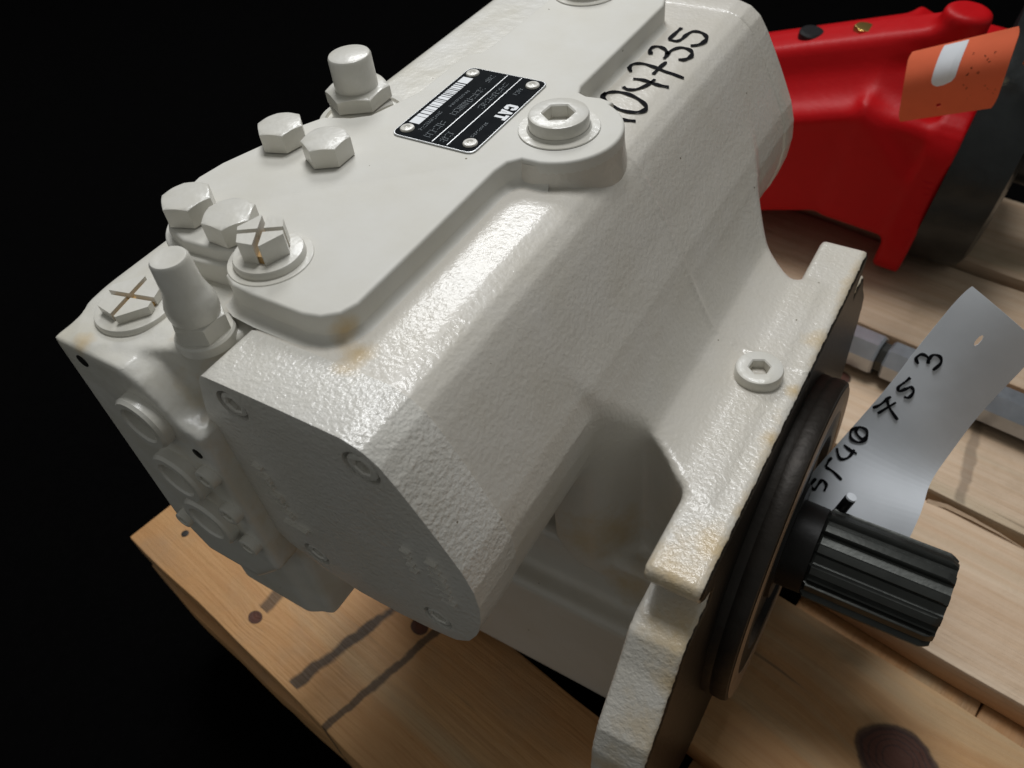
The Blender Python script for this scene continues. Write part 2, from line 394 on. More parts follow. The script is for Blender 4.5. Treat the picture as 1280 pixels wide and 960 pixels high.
# ================================================================== PALLET
def wood_mat():
    m, nt, b = new_mat('pine_boards')
    tc = N(nt, "ShaderNodeTexCoord"); v = tc.outputs["Object"]
    oi = N(nt, "ShaderNodeObjectInfo")
    offs = nt.nodes.new("ShaderNodeCombineXYZ"); L(nt, math_n(nt, 'MULTIPLY', oi.outputs["Random"], 900), offs.inputs[0]); L(nt, math_n(nt, 'MULTIPLY', oi.outputs["Random"], 531), offs.inputs[2])
    # knots push the grain aside
    KN = [(31, 268, 21), (-395, 62, 5), (-285, 138, 6), (-330, 150, 5), (-52, 420, 10), (260, 400, 14), (-150, 560, 8)]
    sep = N(nt, "ShaderNodeSeparateXYZ"); L(nt, v, sep.inputs[0])
    kn_mask = None; warp = None
    for (p, q, r) in KN:
        dx = math_n(nt, 'DIVIDE', math_n(nt, 'SUBTRACT', sep.outputs[0], p), 1.25); dy = math_n(nt, 'SUBTRACT', sep.outputs[1], q)
        d = math_n(nt, 'SQRT', math_n(nt, 'ADD', math_n(nt, 'MULTIPLY', dx, dx), math_n(nt, 'MULTIPLY', dy, dy)))
        d = math_n(nt, 'ADD', d, math_n(nt, 'MULTIPLY', math_n(nt, 'SUBTRACT', noise(nt, v, .05, 3), .5), r*.35))
        k = math_n(nt, 'SUBTRACT', 1.25, math_n(nt, 'DIVIDE', d, r), True)
        kn_mask = k if kn_mask is None else math_n(nt, 'MAXIMUM', kn_mask, k)
        w = math_n(nt, 'MULTIPLY', math_n(nt, 'EXPONENT', math_n(nt, 'MULTIPLY', math_n(nt, 'DIVIDE', d, r*1.5), -1)), r*1.3)
        warp = w if warp is None else math_n(nt, 'ADD', warp, w)
    mp = N(nt, "ShaderNodeMapping"); mp.inputs["Scale"].default_value = (.045, 1, 1)
    add = nt.nodes.new("ShaderNodeVectorMath"); L(nt, v, add.inputs[0]); L(nt, offs.outputs[0], add.inputs[1])
    L(nt, add.outputs[0], mp.inputs[0])
    cw = nt.nodes.new("ShaderNodeCombineXYZ"); L(nt, warp, cw.inputs[1])
    ad2 = nt.nodes.new("ShaderNodeVectorMath"); L(nt, mp.outputs[0], ad2.inputs[0]); L(nt, cw.outputs[0], ad2.inputs[1])
    gv = ad2.outputs[0]
    broad = noise(nt, gv, .035, 3, .5); fine = noise(nt, gv, .35, 4, .6)
    wv = N(nt, "ShaderNodeTexWave", Scale=.022, Distortion=5.0, Detail=3.0); wv.bands_direction = 'Y'; wv.inputs["Detail Scale"].default_value = .6
    L(nt, gv, wv.inputs["Vector"])
    col = mixc(nt, ramp(nt, broad, [(.3, 0), (.7, 1)]), (.59, .42, .28), (.69, .535, .385))
    col = mixc(nt, math_n(nt, 'MULTIPLY', ramp(nt, wv.outputs[1], [(.55, 0), (.95, 1)]), .18), col, (.50, .30, .15))
    col = mixc(nt, math_n(nt, 'MULTIPLY', ramp(nt, fine, [(.45, 0), (.75, 1)]), .3), col, (.42, .25, .13))
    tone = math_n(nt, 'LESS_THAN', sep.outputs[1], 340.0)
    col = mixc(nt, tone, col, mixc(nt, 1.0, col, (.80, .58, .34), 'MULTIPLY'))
    gst = noise(nt, gv, .02, 4, .6)
    col = mixc(nt, math_n(nt, 'MULTIPLY', ramp(nt, gst, [(.55, 0), (.72, 1)]), .45), col, (.40, .36, .24))
    crk = noise(nt, gv, .16, 2, .5)
    col = mixc(nt, math_n(nt, 'MULTIPLY', ramp(nt, crk, [(.70, 0), (.76, 1)]), .6), col, (.12, .07, .035))
    blot = noise(nt, v, .012, 5, .62)
    col = mixc(nt, math_n(nt, 'MULTIPLY', ramp(nt, blot, [(.52, 0), (.74, 1)]), .5), col, (.36, .25, .15))
    # dark cross bands on the first board, and blue-grey bruises
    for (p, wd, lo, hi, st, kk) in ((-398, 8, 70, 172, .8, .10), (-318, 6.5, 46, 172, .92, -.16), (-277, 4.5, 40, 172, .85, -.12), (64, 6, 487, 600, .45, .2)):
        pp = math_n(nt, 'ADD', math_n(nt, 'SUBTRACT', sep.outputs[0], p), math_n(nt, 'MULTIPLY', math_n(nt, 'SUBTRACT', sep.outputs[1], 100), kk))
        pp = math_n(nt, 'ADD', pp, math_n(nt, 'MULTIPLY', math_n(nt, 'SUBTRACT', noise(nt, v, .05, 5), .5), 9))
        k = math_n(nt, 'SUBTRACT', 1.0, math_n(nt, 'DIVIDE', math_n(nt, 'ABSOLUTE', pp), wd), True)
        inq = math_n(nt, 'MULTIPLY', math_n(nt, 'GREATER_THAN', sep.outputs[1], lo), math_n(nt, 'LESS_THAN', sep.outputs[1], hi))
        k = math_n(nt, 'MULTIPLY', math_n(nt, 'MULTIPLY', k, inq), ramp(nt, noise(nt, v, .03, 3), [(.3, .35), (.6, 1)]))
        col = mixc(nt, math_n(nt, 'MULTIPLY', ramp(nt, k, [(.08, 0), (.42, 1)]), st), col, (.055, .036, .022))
    ringw = math_n(nt, 'SINE', math_n(nt, 'MULTIPLY', kn_mask, 38.0))
    kn = ramp(nt, kn_mask, [(.20, 0), (.32, 1)])
    rim = ramp(nt, kn_mask, [(.15, 0), (.25, 1), (.45, .15), (1, 0)])
    col = mixc(nt, kn, col, mixc(nt, ramp(nt, ringw, [(.35, 0), (.8, 1)]), (.100, .030, .014), (.062, .019, .010))); col = mixc(nt, math_n(nt, 'MULTIPLY', rim, .75), col, (.025, .014, .010))
    L(nt, col, b.inputs["Base Color"]); b.inputs["Roughness"].default_value = .62
    bp = N(nt, "ShaderNodeBump", Strength=1.0, Distance=U)
    hh = math_n(nt, 'ADD', math_n(nt, 'MULTIPLY', fine, .9), math_n(nt, 'MULTIPLY', noise(nt, v, .09, 3), .8))
    L(nt, hh, bp.inputs["Height"]); L(nt, bp.outputs[0], b.inputs["Normal"])
    return m
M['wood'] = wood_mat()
M['nail'] = plain('nail_head', (.05, .045, .04), .5, .6)
pal = thing('wooden_pallet', 'pine board pallet with dark knots carrying the white and red pumps', 'pallet', (0, 0, PZ), rot=(0, 0, YAW))
pal['base'] = [0, 0, 0]
def rough_board(p0, p1, q0, q1, z0, z1, seed, wob=1.2, seg=46, bow=0.0):
    rnd = random.Random(seed); bm = bmesh.new(); rings = []
    ph = [rnd.uniform(0, 6) for _ in range(8)]
    def wv(t, i): return wob*(math.sin(t*9+ph[i])+.6*math.sin(t*27+ph[i+1])+.4*math.sin(t*61+ph[i+2]))
    for i in range(seg+1):
        t = i/seg; p = p0+(p1-p0)*t
        a, b_ = q0+wv(t, 0), q1+wv(t, 2); dz = .4*wv(t, 4)+bow*math.sin(t*3.1)
        pe = wv(t*3, 1)*.4
        rings.append([bm.verts.new((p, a, z0+dz)), bm.verts.new((p, b_, z0+dz)), bm.verts.new((p, b_, z1+dz)), bm.verts.new((p, a, z1+dz))])
    for A_, B_ in zip(rings, rings[1:]):
        for k in range(4): bm.faces.new((A_[k], A_[(k+1) % 4], B_[(k+1) % 4], B_[k]))
    bm.faces.new(rings[0]); bm.faces.new(rings[-1][::-1])
    bmesh.ops.recalc_face_normals(bm, faces=bm.faces)
    lon = [e for e in bm.edges if all(len(v.link_faces) <= 4 for v in e.verts) and e.calc_face_angle(0) > 1.0]
    bmesh.ops.bevel(bm, geom=lon, offset=1.6, segments=2, profile=.5, affect='EDGES')
    return bm_mesh('board', bm)
T = 26
QS = [(40, 171), (195, 326), (353, 476), (487, 618), (640, 770), (784, 914)]
for i, (a, b_) in enumerate(QS):
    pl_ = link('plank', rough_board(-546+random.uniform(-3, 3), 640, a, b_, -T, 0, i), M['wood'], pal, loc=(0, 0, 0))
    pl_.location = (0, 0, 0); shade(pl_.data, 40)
    nn = lathe([(3.4, -.5), (3.4, .2), (2.6, .35), (0, .1)], seg=16)
    for (np_, nq) in ((-505, .24), (-495, .72)):
        nl = link('nail', nn, M['nail'], pl_, loc=(np_+random.uniform(-6, 6), a+(b_-a)*nq, 0)); nl.data.shade_smooth()
def splinter(parent, pts, w):
    bm = bmesh.new(); rows = []
    for i_, (p, q, z) in enumerate(pts):
        ww = w*(1-i_/(len(pts)-1))+.25
        rows.append([bm.verts.new((p, q-ww, z)), bm.verts.new((p, q+ww, z)), bm.verts.new((p, q, z+ww*1.1))])
    for a_, b2 in zip(rows, rows[1:]):
        for k in range(3): bm.faces.new((a_[k], a_[(k+1) % 3], b2[(k+1) % 3], b2[k]))
    bm.faces.new(rows[0]); bm.faces.new(rows[-1]); link('splinter', bm_mesh('splinter', bm), M['wood'], parent, loc=(0, 0, 0))
PLK = [o for o in pal.children if o.name.startswith('plank')]
splinter(PLK[2], [(-34, 474, -1), (-20, 477, 1), (0, 476, 2.5), (22, 475, 2), (40, 474, .5)], 2.6)
splinter(PLK[2], [(-36, 476, -3), (-46, 480, -1), (-52, 484, 0)], 1.8)
splinter(PLK[1], [(96, 325, -1), (115, 327, 1), (140, 326, 1)], 1.8)
for i, (p, wd_) in enumerate(((-546, 110), (-75, 136), (62, 137), (200, 120), (500, 110))):
    me = rough_board(40, 914, -p-wd_, -p, -2*T-1, -T-1, 20+i, 1.0)
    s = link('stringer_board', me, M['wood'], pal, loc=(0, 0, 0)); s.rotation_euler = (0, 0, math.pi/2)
    s.scale = (1, 1, 1); shade(me, 40)
    # rotated a quarter turn: local x runs across the pallet
for i, (p0, p1) in enumerate(((-543, -436), (-20, 86), (500, 610))):
    for j, q in enumerate((46, 420, 800)):
        me = rough_board(p0+3, p1-4, q, q+108, -2*T-95, -2*T-3, 40+3*i+j, 1.5, 14)
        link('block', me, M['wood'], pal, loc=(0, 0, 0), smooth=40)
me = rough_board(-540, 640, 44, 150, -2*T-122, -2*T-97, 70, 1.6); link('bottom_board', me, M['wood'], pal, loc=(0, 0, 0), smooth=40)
me = rough_board(-530, 640, 37, 64, -T-32, -T-1.5, 77, 2.4); link('side_rail', me, M['wood'], pal, loc=(0, 0, 0), smooth=40)

# ================================================================== WHITE PUMP
pump = thing('white_pump', 'cream white painted hydraulic pump with black splined shaft lying on the pallet', 'hydraulic pump', (-160, 300, PZ))
PROF = [(-230, -14), (-190, -13.2), (-160, -13.2), (-152, -15.5), (-145.5, -20.5), (-140, -29), (-133, -42), (-126, -56), (-119.5, -70), (-116, -82), (-115, -94), (-116.5, -108),
        (-120.5, -122), (-126, -133), (-134, -140), (-147, -143), (-166, -145.5), (-190, -146), (-210, -142), (-228, -134), (-242, -121), (-249, -99), (-247, -68), (-239, -37), (-233, -19)]
PF = smooth_poly(round_corners(PROF, 6.0, 4), 2)
# --- main casting: servo barrel, web, rotating group housing and mounting flange in one blended skin
X, Y, Z, org = grid(-266, -36, 106, 498, -384, -6, 2.0)
servo = extr(sd_poly(X[:, :, 0][:, :, None], Z[0][None], PF), Y, 118.0, 484.0, 0.0)
web_xy = [(-150, 208), (-125, 210), (-114, 216), (-104, 231), (-98, 237), (-86, 230), (-77, 221), (-60, 214), (-50, 214), (-50, 386), (-70, 384), (-78, 385), (-90, 394), (-104, 407), (-118, 424), (-150, 440)]
web_xz = [(-150, -40), (-122, -64), (-99, -110), (-93, -114.5), (-76, -119.5), (-50, -120.5), (-50, -232), (-150, -232)]
web = smax(sd_poly(X, Z, smooth_poly(web_xz, 2)), sd_poly(X, Y, smooth_poly(web_xy, 2)), 4)
fl_yz = [(173, -120), (170.5, -126), (174, -134), (186, -141), (184, -147), (166, -148), (157, -151), (147, -166), (135, -180), (124, -192), (117.5, -207), (115, -228), (115, -270), (118, -291), (130, -312), (160, -345), (186, -372), (214, -376)]
fl_poly = fl_yz + [(600-y, z) for y, z in reversed(fl_yz)]
flange = extr(sd_poly(Y, Z, fl_poly), X, -72, -44.0, 2.5)
upper = sbox(X, Y, Z, (-262, -60), (241, 359), (-240, -132), 10)
mid = sbox(X, Y, Z, (-262, -60), (217, 383), (-275, -214), 7)
belly = sbox(X, Y, Z, (-262, -60), (200, 400), (-374, -257), 7)
body = smin(smin(upper, mid, 14), belly, 10)
V = smin(servo, body, 16)
V = smin(V, web, 6)
V = smin(V, flange, 5)
# keep the upper inner side of the barrel clear of the flange's back
ridge = np.sqrt((Y-316)**2+0*X+0*Z)-1.0
V = np.minimum(V, np.maximum(V-1.0, ridge+.25))
verts, quads = surface_nets(V, org, 2.0)
hs = link('housing', np_mesh('housing', verts, quads), M['cast'], pump)

# --- end caps of the servo barrel
def inset(poly, d):
    c = Vector((sum(p[0] for p in poly)/len(poly), sum(p[1] for p in poly)/len(poly))); o = []
    for p in poly:
        v = Vector(p)-c; o.append(tuple(c+v*(1-d/v.length)))
    return o
PFO = inset(PF, -0.7)
HOLES = [(-218.5, -25.5, 8.0), (-155, -27, 8.6), (-212, -129, 7.5), (-141, -127, 7.5)]
me = prism(PFO, 'y', 111, 139.2, 1.3, 3, holes=[circle(x, z, r, 28) for x, z, r in HOLES], hole_depth=6)
cap1 = link('end_cap', me, M['cap'], pump, smooth=32); cap1['label'] = 'shaded end cap with four recessed socket screws facing the camera'
for x, z, r in HOLES:
    bm = bmesh.new(); add_socket_plug(bm, r-1.6, -4.4, 6.6, 4, (0, 0, 0), 'y', rot=.3, seg=36, base=1.0, bev=.8)
    link('cap_screw', bm_mesh('cap_screw', bm), M['cap'], cap1, loc=(x, 115.8, z), smooth=35)
# raised cast marks on the cap (worn beyond reading)
def add_box(bm, c, s, rot=0.0, axis='y'):
    p = [(-s[0]/2, -s[1]/2), (s[0]/2, -s[1]/2), (s[0]/2, s[1]/2), (-s[0]/2, s[1]/2)]
    q = [(c[0]+x*math.cos(rot)-y*math.sin(rot), c[2]+x*math.sin(rot)+y*math.cos(rot)) for x, y in p]
    add_prism(bm, q, axis, c[1]-2.0*s[2], c[1]+.4)
rnd = random.Random(3)
def mark(c, sz, rot=0.0):
    bm = bmesh.new(); add_box(bm, c, sz, rot); link('cast_mark', bm_mesh('cast_mark', bm), M['cap'], cap1, loc=(0, 0, 0))
for i in range(6):
    z = -66-6.2*i; x = -222.5+.9*i
    mark((x, 111, z), (rnd.uniform(5, 8), 1.6, .9))
    if i % 2: mark((x+3, 111, z-2.2), (1.5, 3.0, .9))
mark((-216, 111, -107), (14, 1.6, 1.0), -.04)
for i in range(7):
    z = -74-4.6*i; mark((-133.5+.6*i, 111, z), (rnd.uniform(5, 7.5), 1.5, .9))
    if i < 4: mark((-146.5+.5*i, 111, z-1), (rnd.uniform(2.5, 5), 1.4, .8))
me = prism(PFO, 'y', 491, 468.8, 4.0, 4)
cap2 = link('end_cap', me, M['cast'], pump, smooth=40)

# --- machined top deck, its gasket and the boss round the big plug
def arc(cx, cy, r, a0, a1, n=14): return [(cx+r*math.cos(math.radians(a0+(a1-a0)*i/(n-1))), cy+r*math.sin(math.radians(a0+(a1-a0)*i/(n-1)))) for i in range(n)]
deck_pts = [(-246, 147), (-200, 146), (-187, 160), (-187.5, 262)] 
poly = [(-251, 158), (-249, 150), (-242, 146.5), (-230, 145.5)] + [(-204, 145.5), (-196, 147.5), (-190, 152.5), (-187.3, 160)] + [(-187, 200), (-187, 258), (-185.5, 266), (-181, 271)] \
     + arc(-178, 301, 30.5, -78, 66, 22) + [(-165, 331.5), (-172, 333), (-180, 332), (-185, 334), (-187, 340)] + [(-187, 440), (-190, 449), (-197, 453)] \
     + [(-240, 453), (-250, 449), (-254, 440), (-254.5, 360), (-256, 353), (-261, 350), (-263, 344), (-262.5, 306), (-264, 300), (-272, 276), (-280, 270), (-294, 265), (-300, 254), (-306, 232), (-313, 212), (-315, 198), (-312, 182), (-306, 170), (-297, 162.5), (-284, 159), (-266, 160.5), (-257, 163.5), (-253, 162.5)]
poly = poly[::-1] if False else poly
me = prism(poly, 'z', 0, -14.5, 1.6, 3, both=False)
deck = link('cover_plate', me, M['deck'], pump, smooth=32)
# gasket-like lower lip showing under the bolt lobe
lobe = [(-252, 166), (-256, 161), (-268, 157), (-285, 155.5), (-299, 159), (-309, 168), (-316, 182), (-319, 198), (-317, 213), (-309, 234), (-300, 258), (-280, 262), (-262, 240), (-256, 200)]
me = prism(smooth_poly(lobe, 2), 'z', -6.5, -22, 1.4, 3, both=False); link('lower_lip', me, M['deck'], pump, smooth=32)
bm = bmesh.new(); add_lathe(bm, [(30.2, -2.5), (31.0, -12), (33.5, -30), (38, -60)], (-178, 301, 0), seg=64)
link('boss_wall', bm_mesh('boss_wall', bm), M['cast'], deck, loc=(0, 0, 0), smooth=180)
# concave cove between deck wall and barrel top
bm = bmesh.new(); wall = [p for p in poly if -250 < p[0] and p[1] < 452][:]
path = [(-249, 150), (-242, 146.5), (-230, 145.5), (-204, 145.5), (-196, 147.5), (-190, 152.5), (-187.3, 160), (-187, 200), (-187, 258), (-185.5, 266), (-181, 271)] + arc(-178, 301, 30.5, -78, 66, 22) + [(-165, 331.5), (-172, 333), (-180, 332), (-185, 334), (-187, 340), (-187, 440)]
rows = []
for i, p in enumerate(path):
    a = Vector(path[max(i-1, 0)]); b_ = Vector(path[min(i+1, len(path)-1)]); t = (b_-a).normalized(); n = Vector((t.y, -t.x))
    row = []
    for k in range(7):
        s = k/6*math.pi/2; rr = 5.5
        off = -.4+rr*(1-math.sin(s)) if True else 0
        zz = -13.6+rr*(1-math.cos(s))
        q = Vector(p)+n*(off); row.append(bm.verts.new((q.x, q.y, zz)))
    rows.append(row)
for A_, B_ in zip(rows, rows[1:]):
    if max(A_[3].co.x, B_[3].co.x) > -166: continue
    for k in range(6): bm.faces.new((A_[k], A_[k+1], B_[k+1], B_[k]))
for v_ in [v_ for v_ in bm.verts if not v_.link_faces]: bm.verts.remove(v_)
link('fillet', bm_mesh('fillet', bm), M['deck'], deck, loc=(0, 0, 0), smooth=180)

# --- hex bolts on the lobe
bm = bmesh.new(); add_hexhead(bm, 20.5, .6, 10.5, .25); add_lathe(bm, [(9.0, -.5), (9.0, .9), (0, .9)])
hb = bm_mesh('hex_bolt', bm); shade(hb, 30)
for (x, y, rz) in ((-293, 174.5, .1), (-265.5, 173, -.25), (-295.5, 238, .05), (-265.5, 236.5, .3)):
    o = link('hex_bolt', hb, M['screw'], pump, loc=(x+160, y-300, 378.0)); o.rotation_euler = (0, 0, rz)
# --- slotted hex plugs
def slotted_plug(rf, hf, af, h, sw, rot, c):
    bm = bmesh.new()
    add_lathe(bm, [(rf+3.2, -.2), (rf+2.8, .5), (rf+1.0, .6), (rf+.1, .6), (rf, hf-1.3), (rf-.5, hf-.3), (rf-1.6, hf), (0, hf)])
    hexp = [(af/2/math.cos(math.pi/6)*math.cos(math.pi/3*i), af/2/math.cos(math.pi/6)*math.sin(math.pi/3*i)) for i in range(6)]
    cs, sn = math.cos(.35), math.sin(.35)
    for sx in (1, -1):
        for sy in (1, -1):
            q = clip(clip(hexp, sx*cs, sx*sn, sw/2), -sy*sn, sy*cs, sw/2)
            q = [(x*math.cos(rot)-y*math.sin(rot), x*math.sin(rot)+y*math.cos(rot)) for x, y in q]
            add_prism(bm, q, 'z', hf-.2, h, .7, 2, both=False)
    o = link('slotted_plug', bm_mesh('slotted_plug', bm), M['screw'], pump, loc=(c[0]+160, c[1]-300, c[2]+378), smooth=32)
    bm = bmesh.new(); fl_ = [(x*.9*math.cos(rot)-y*.9*math.sin(rot), x*.9*math.sin(rot)+y*.9*math.cos(rot)) for x, y in hexp]
    add_prism(bm, fl_, 'z', hf+.05, hf+(h-hf)*.35); link('slot_grime', bm_mesh('slot', bm), M['slot'], o, loc=(0, 0, 0))
    return o
slotted_plug(15.0, 4.2, 18.5, 14.2, 2.6, .2, (-238.5, 166, 0))
slotted_plug(17.5, 3.6, 23, 8.0, 2.4, -.12, (-290.5, 129.5, -18.5))
# --- big socket plug on the deck boss, smaller one on the flange
bm = bmesh.new(); add_socket_plug(bm, 14.4, 8.2, 13.2, 6.5, rot=.45); add_lathe(bm, [(19.5, .3), (19.2, .75), (15.5, .8), (14.6, 2)]) 
link('socket_plug', bm_mesh('socket_plug', bm), M['screw'], pump, loc=(-177.5+160, 300.0-300, 378), smooth=35)
link('socket_plug', bpy.data.objects['socket_plug'].data, None, pump, loc=(-237+160, 441-300, 378))
bm = bmesh.new(); add_socket_plug(bm, 12.4, 5.2, 9.6, 6, rot=.45, bev=2.0, base=-3)
link('socket_plug', bm_mesh('flange_plug', bm), M['screw'], pump, loc=(-67.0+160, 302.0-300, -118.0+378), smooth=40)
# --- needle valve stub
bm = bmesh.new()
add_lathe(bm, [(12.6, -20), (12.6, -16), (11.8, -15), (0, -15)])
add_hexhead(bm, 20, -15.2, -6.5, .5)
add_lathe(bm, [(9.8, -7), (10.4, -3.5), (10.3, 0.5), (9.2, 4), (8.1, 8.5), (7.6, 20.6), (6.9, 21.8), (5.6, 22), (4.6, 21.7), (0, 21.9)])
link('valve_stub', bm_mesh('valve_stub', bm), M['screw'], pump, loc=(-250+160, 131.5-300, 378), smooth=32)
# --- adjuster: two hex nuts and a cap
bm = bmesh.new()
add_lathe(bm, [(24, -13), (24, -11.5), (21, -11), (20.5, -12.5), (17, -12.5), (0, -12.5)])
add_hexhead(bm, 31, -13, -3.0, .35)
add_lathe(bm, [(13.5, -3.5), (13.5, -2)])
add_hexhead(bm, 29.5, -2.2, 5.2, .55)
add_lathe(bm, [(11.2, 5), (11.0, 21), (10.4, 22), (9.4, 22.4), (0, 22.4)])
link('adjuster_stud', bm_mesh('adjuster_stud', bm), M['screw'], pump, loc=(-290.5+160, 289.5-300, 378), smooth=32)

# --- end block with port bosses
X, Y, Z, org = grid(-330, -226, 84, 500, -384, -6, 2.0)
blk = sbox(X, Y, Z, (-318, -250), (122, 486), (-250, -20), 5)
front_prof = [(-313, -19.5), (-297, -18.6), (-270, -19.5), (-262, -25), (-256, -34), (-250, -43), (-238, -47), (-236, -150), (-262, -178), (-300, -178), (-314, -150)]
fr = extr(sd_poly(X, Z, front_prof), Y, 101, 175, 2.5)
low = sbox(X, Y, Z, (-322, -262), (117, 220), (-250, -170), 6)
V = smin(blk, fr, 10); V = smin(V, low, 10)
pad = extr(sd_poly(X, Y, [(-318, 140), (-311, 112), (-300, 104.5), (-290, 105), (-253, 120), (-240, 131), (-232, 150), (-240, 200), (-318, 200)]), Z, -40, -18.3, 1.0)
V = smin(V, pad, 2.5)
inner = sbox(X, Y, Z, (-262, -228), (142, 460), (-230, -30), 14)
V = smin(V, inner, 18)
light_blocker = sbox(X, Y, Z, (-312, -240), (232, 440), (-378, -240), 6)  # added unseen mass under the block; keeps back light off the boards
V = smin(V, light_blocker, 14)
verts, quads = surface_nets(V, org, 2.0)
eb = link('end_block', np_mesh('end_block', verts, quads), M['block'], pump)
for k, (x, z, r) in enumerate(((-269, -48, 14.0), (-268, -86, 15.0), (-266, -120, 15.5))):
    bm = bmesh.new()
    prof = [(r+1.5, 108), (r, 103), (r, 96.5), (r-1.2, 95), (r*.70, 95), (r*.64, 96), (r*.62, 110), (0, 110)]
    add_lathe(bm, [(a, b_) for a, b_ in prof], axis='y', seg=40)
    po = link('port_boss', bm_mesh('port_boss', bm), M['block'], eb, loc=(x, 0, z), smooth=38)
    bm = bmesh.new(); add_socket_plug(bm, r*.5, -6, r*.42, 5, axis='y', rot=.2, seg=36, base=4.0, bev=.8)
    link('port_plug', bm_mesh('port_plug', bm), M['block'], eb, loc=(x, 106, z), smooth=35)
for (x, y, z, r) in ((-298, 100.9, -27, 4.0), (-287, 116.9, -193, 4.0), (-246, 100.9, -60, 3.4)):  # flat black discs: the dark of small holes is put in as colour
    bm = bmesh.new(); add_lathe(bm, [(r*.8, .6), (r*.8, -.2), (r*.7, -.3), (0, -.3)], axis='y', seg=24)
    link('dark_hole_disc', bm_mesh('dark_hole_disc', bm), M['black_iron'], eb, loc=(x, y, z), smooth=35)

for (x, z, r) in ((-245, -74, 5.6), (-244, -101, 5.6), (-244, -128, 5.6), (-297, -142, 5.0)):
    bm = bmesh.new(); add_socket_plug(bm, r, -4.5, r*.95, 3, axis='y', rot=.4, seg=36, base=1.0, bev=.9)
    link('socket_screw', bm_mesh('socket_screw', bm), M['block'], eb, loc=(x, 101.0, z), smooth=35)
# --- mounting pilot, shaft collar, spline
bm = bmesh.new()
add_lathe(bm, [(90, -45), (104, -45), (104, -41), (103.4, -39), (104, -37), (104, -32), (103, -29.5), (101, -28.8), (92, -28.8)], axis='x', seg=128)
pr_ = link('pilot_ring', bm_mesh('pilot_ring', bm), M['ring_iron'], pump, loc=(160, 300-300, -249+378), smooth=30)
bm = bmesh.new(); add_lathe(bm, [(101.2, -28.6), (100.5, -28.3), (86, -28.3), (85, -29.5)], axis='x', seg=96)
link('ring_face', bm_mesh('ring_face', bm), M['ring_face'], pr_, loc=(0, 0, 0), smooth=30)
bm = bmesh.new(); add_lathe(bm, [(92.5, -28.8), (70, -28.8), (68, -33), (38, -33), (37, -29), (27.6, -29), (27.2, -14), (25, -13), (0, -13)], axis='x', seg=96)
link('shaft_seal', bm_mesh('shaft_seal', bm), M['black_iron'], pr_, loc=(0, 0, 0), smooth=30)
bm = bmesh.new(); nt_ = 13; prof = []; ro, ri = 28.6, 23.8
for t in range(nt_):
    a0 = 2*math.pi*(t+.3)/nt_; p = 2*math.pi/nt_
    for fr_, r in ((-.30, ri), (-.235, ri+.8), (-.20, ro-.9), (-.16, ro), (0, ro+.05), (.16, ro), (.20, ro-.9), (.235, ri+.8), (.30, ri), (.5, ri-.15)):
        prof.append((a0+fr_*p, r))
stations = [(-30, .70), (-14, .72), (-12, 1.0), (54, 1.0), (56.5, .965), (59, .91)]
rings = []
for xx, s in stations:
    if s < .9 and xx < 0: rings.append([bm.verts.new((xx, 26.2*math.cos(a), 26.2*math.sin(a))) for a, r in prof])
    else: rings.append([bm.verts.new((xx, min(r, ro*s)*math.cos(a), min(r, ro*s)*math.sin(a))) for a, r in prof])
n = len(prof)
for A_, B_ in zip(rings, rings[1:]):
    for i in range(n): bm.faces.new((A_[i], A_[(i+1) % n], B_[(i+1) % n], B_[i]))
bm.faces.new(rings[-1]); bm.faces.new(rings[0])
link('splined_shaft', bm_mesh('splined_shaft', bm), M['steel_dark'], pump, loc=(160, 0, -249+378), smooth=28)

# --- name plate
pp = round_corners([(-250.5, 264), (-203, 264), (-203, 335.5), (-250.5, 335.5)], 4.5, 6)
npl = link('name_plate', prism(pp, 'z', 0.15, 0.9, .2, 2), M['alu'], pump)
pi_ = round_corners([(-249.9, 264.6), (-203.6, 264.6), (-203.6, 334.9), (-249.9, 334.9)], 4.2, 6)
link('plate_face', prism(pi_, 'z', .85, 1.02), M['plate'], npl, loc=(0, 0, 0))
rv = lathe([(3.6, .9), (3.6, 1.5), (3.2, 2.0), (1.7, 2.2), (1.2, 1.7), (.7, 1.5), (0, 1.5)], seg=24); shade(rv, 40)
for x, y in ((-244.8, 270.5), (-208.5, 270.8), (-208.8, 329), (-245, 329)): link('rivet', rv, M['screw'], npl, loc=(x, y, 0))
def quad(bm, x0, x1, y0, y1, z):
    bm.faces.new([bm.verts.new(p) for p in ((x0, y0, z), (x1, y0, z), (x1, y1, z), (x0, y1, z))])
bm = bmesh.new(); quad(bm, -247.9, -241.8, 276, 282, 1.10); quad(bm, -247.9, -241.8, 318.5, 324.5, 1.10); y = 282.4; rnd = random.Random(11)
while y < 318:
    w = rnd.choice((.8, 1.2, 1.6, 2.4)); quad(bm, -247.9, -241.8, y, min(y+w, 318.4), 1.10); y += w+rnd.choice((.35, .5, .7))
link('barcode_print', bm_mesh('barcode', bm), M['white_print'], npl, loc=(0, 0, 0))
bm = bmesh.new(); quad(bm, -226.9, -226.4, 265.5, 334, 1.1); quad(bm, -218.4, -217.9, 265.5, 334, 1.1)
def marks(x0, x1, y0, y1, z, seed):
    rnd = random.Random(seed); y = y0
    while y < y1:
        w = rnd.uniform(.5, 1.4)
        a = x0+rnd.uniform(0, .35)*(x1-x0); b_ = x1-rnd.uniform(0, .35)*(x1-x0); k = rnd.random()
        if k < .5: quad(bm, x0, x1, y, y+.35, z)
        quad(bm, a, a+.4, y, y+w, z)
        if k > .3: quad(bm, b_, b_+.35, y, y+w, z+.01)
        y += w+.55
link('rule_lines', bm_mesh('rules', bm), M['alu'], npl, loc=(0, 0, 0)); bm = bmesh.new()
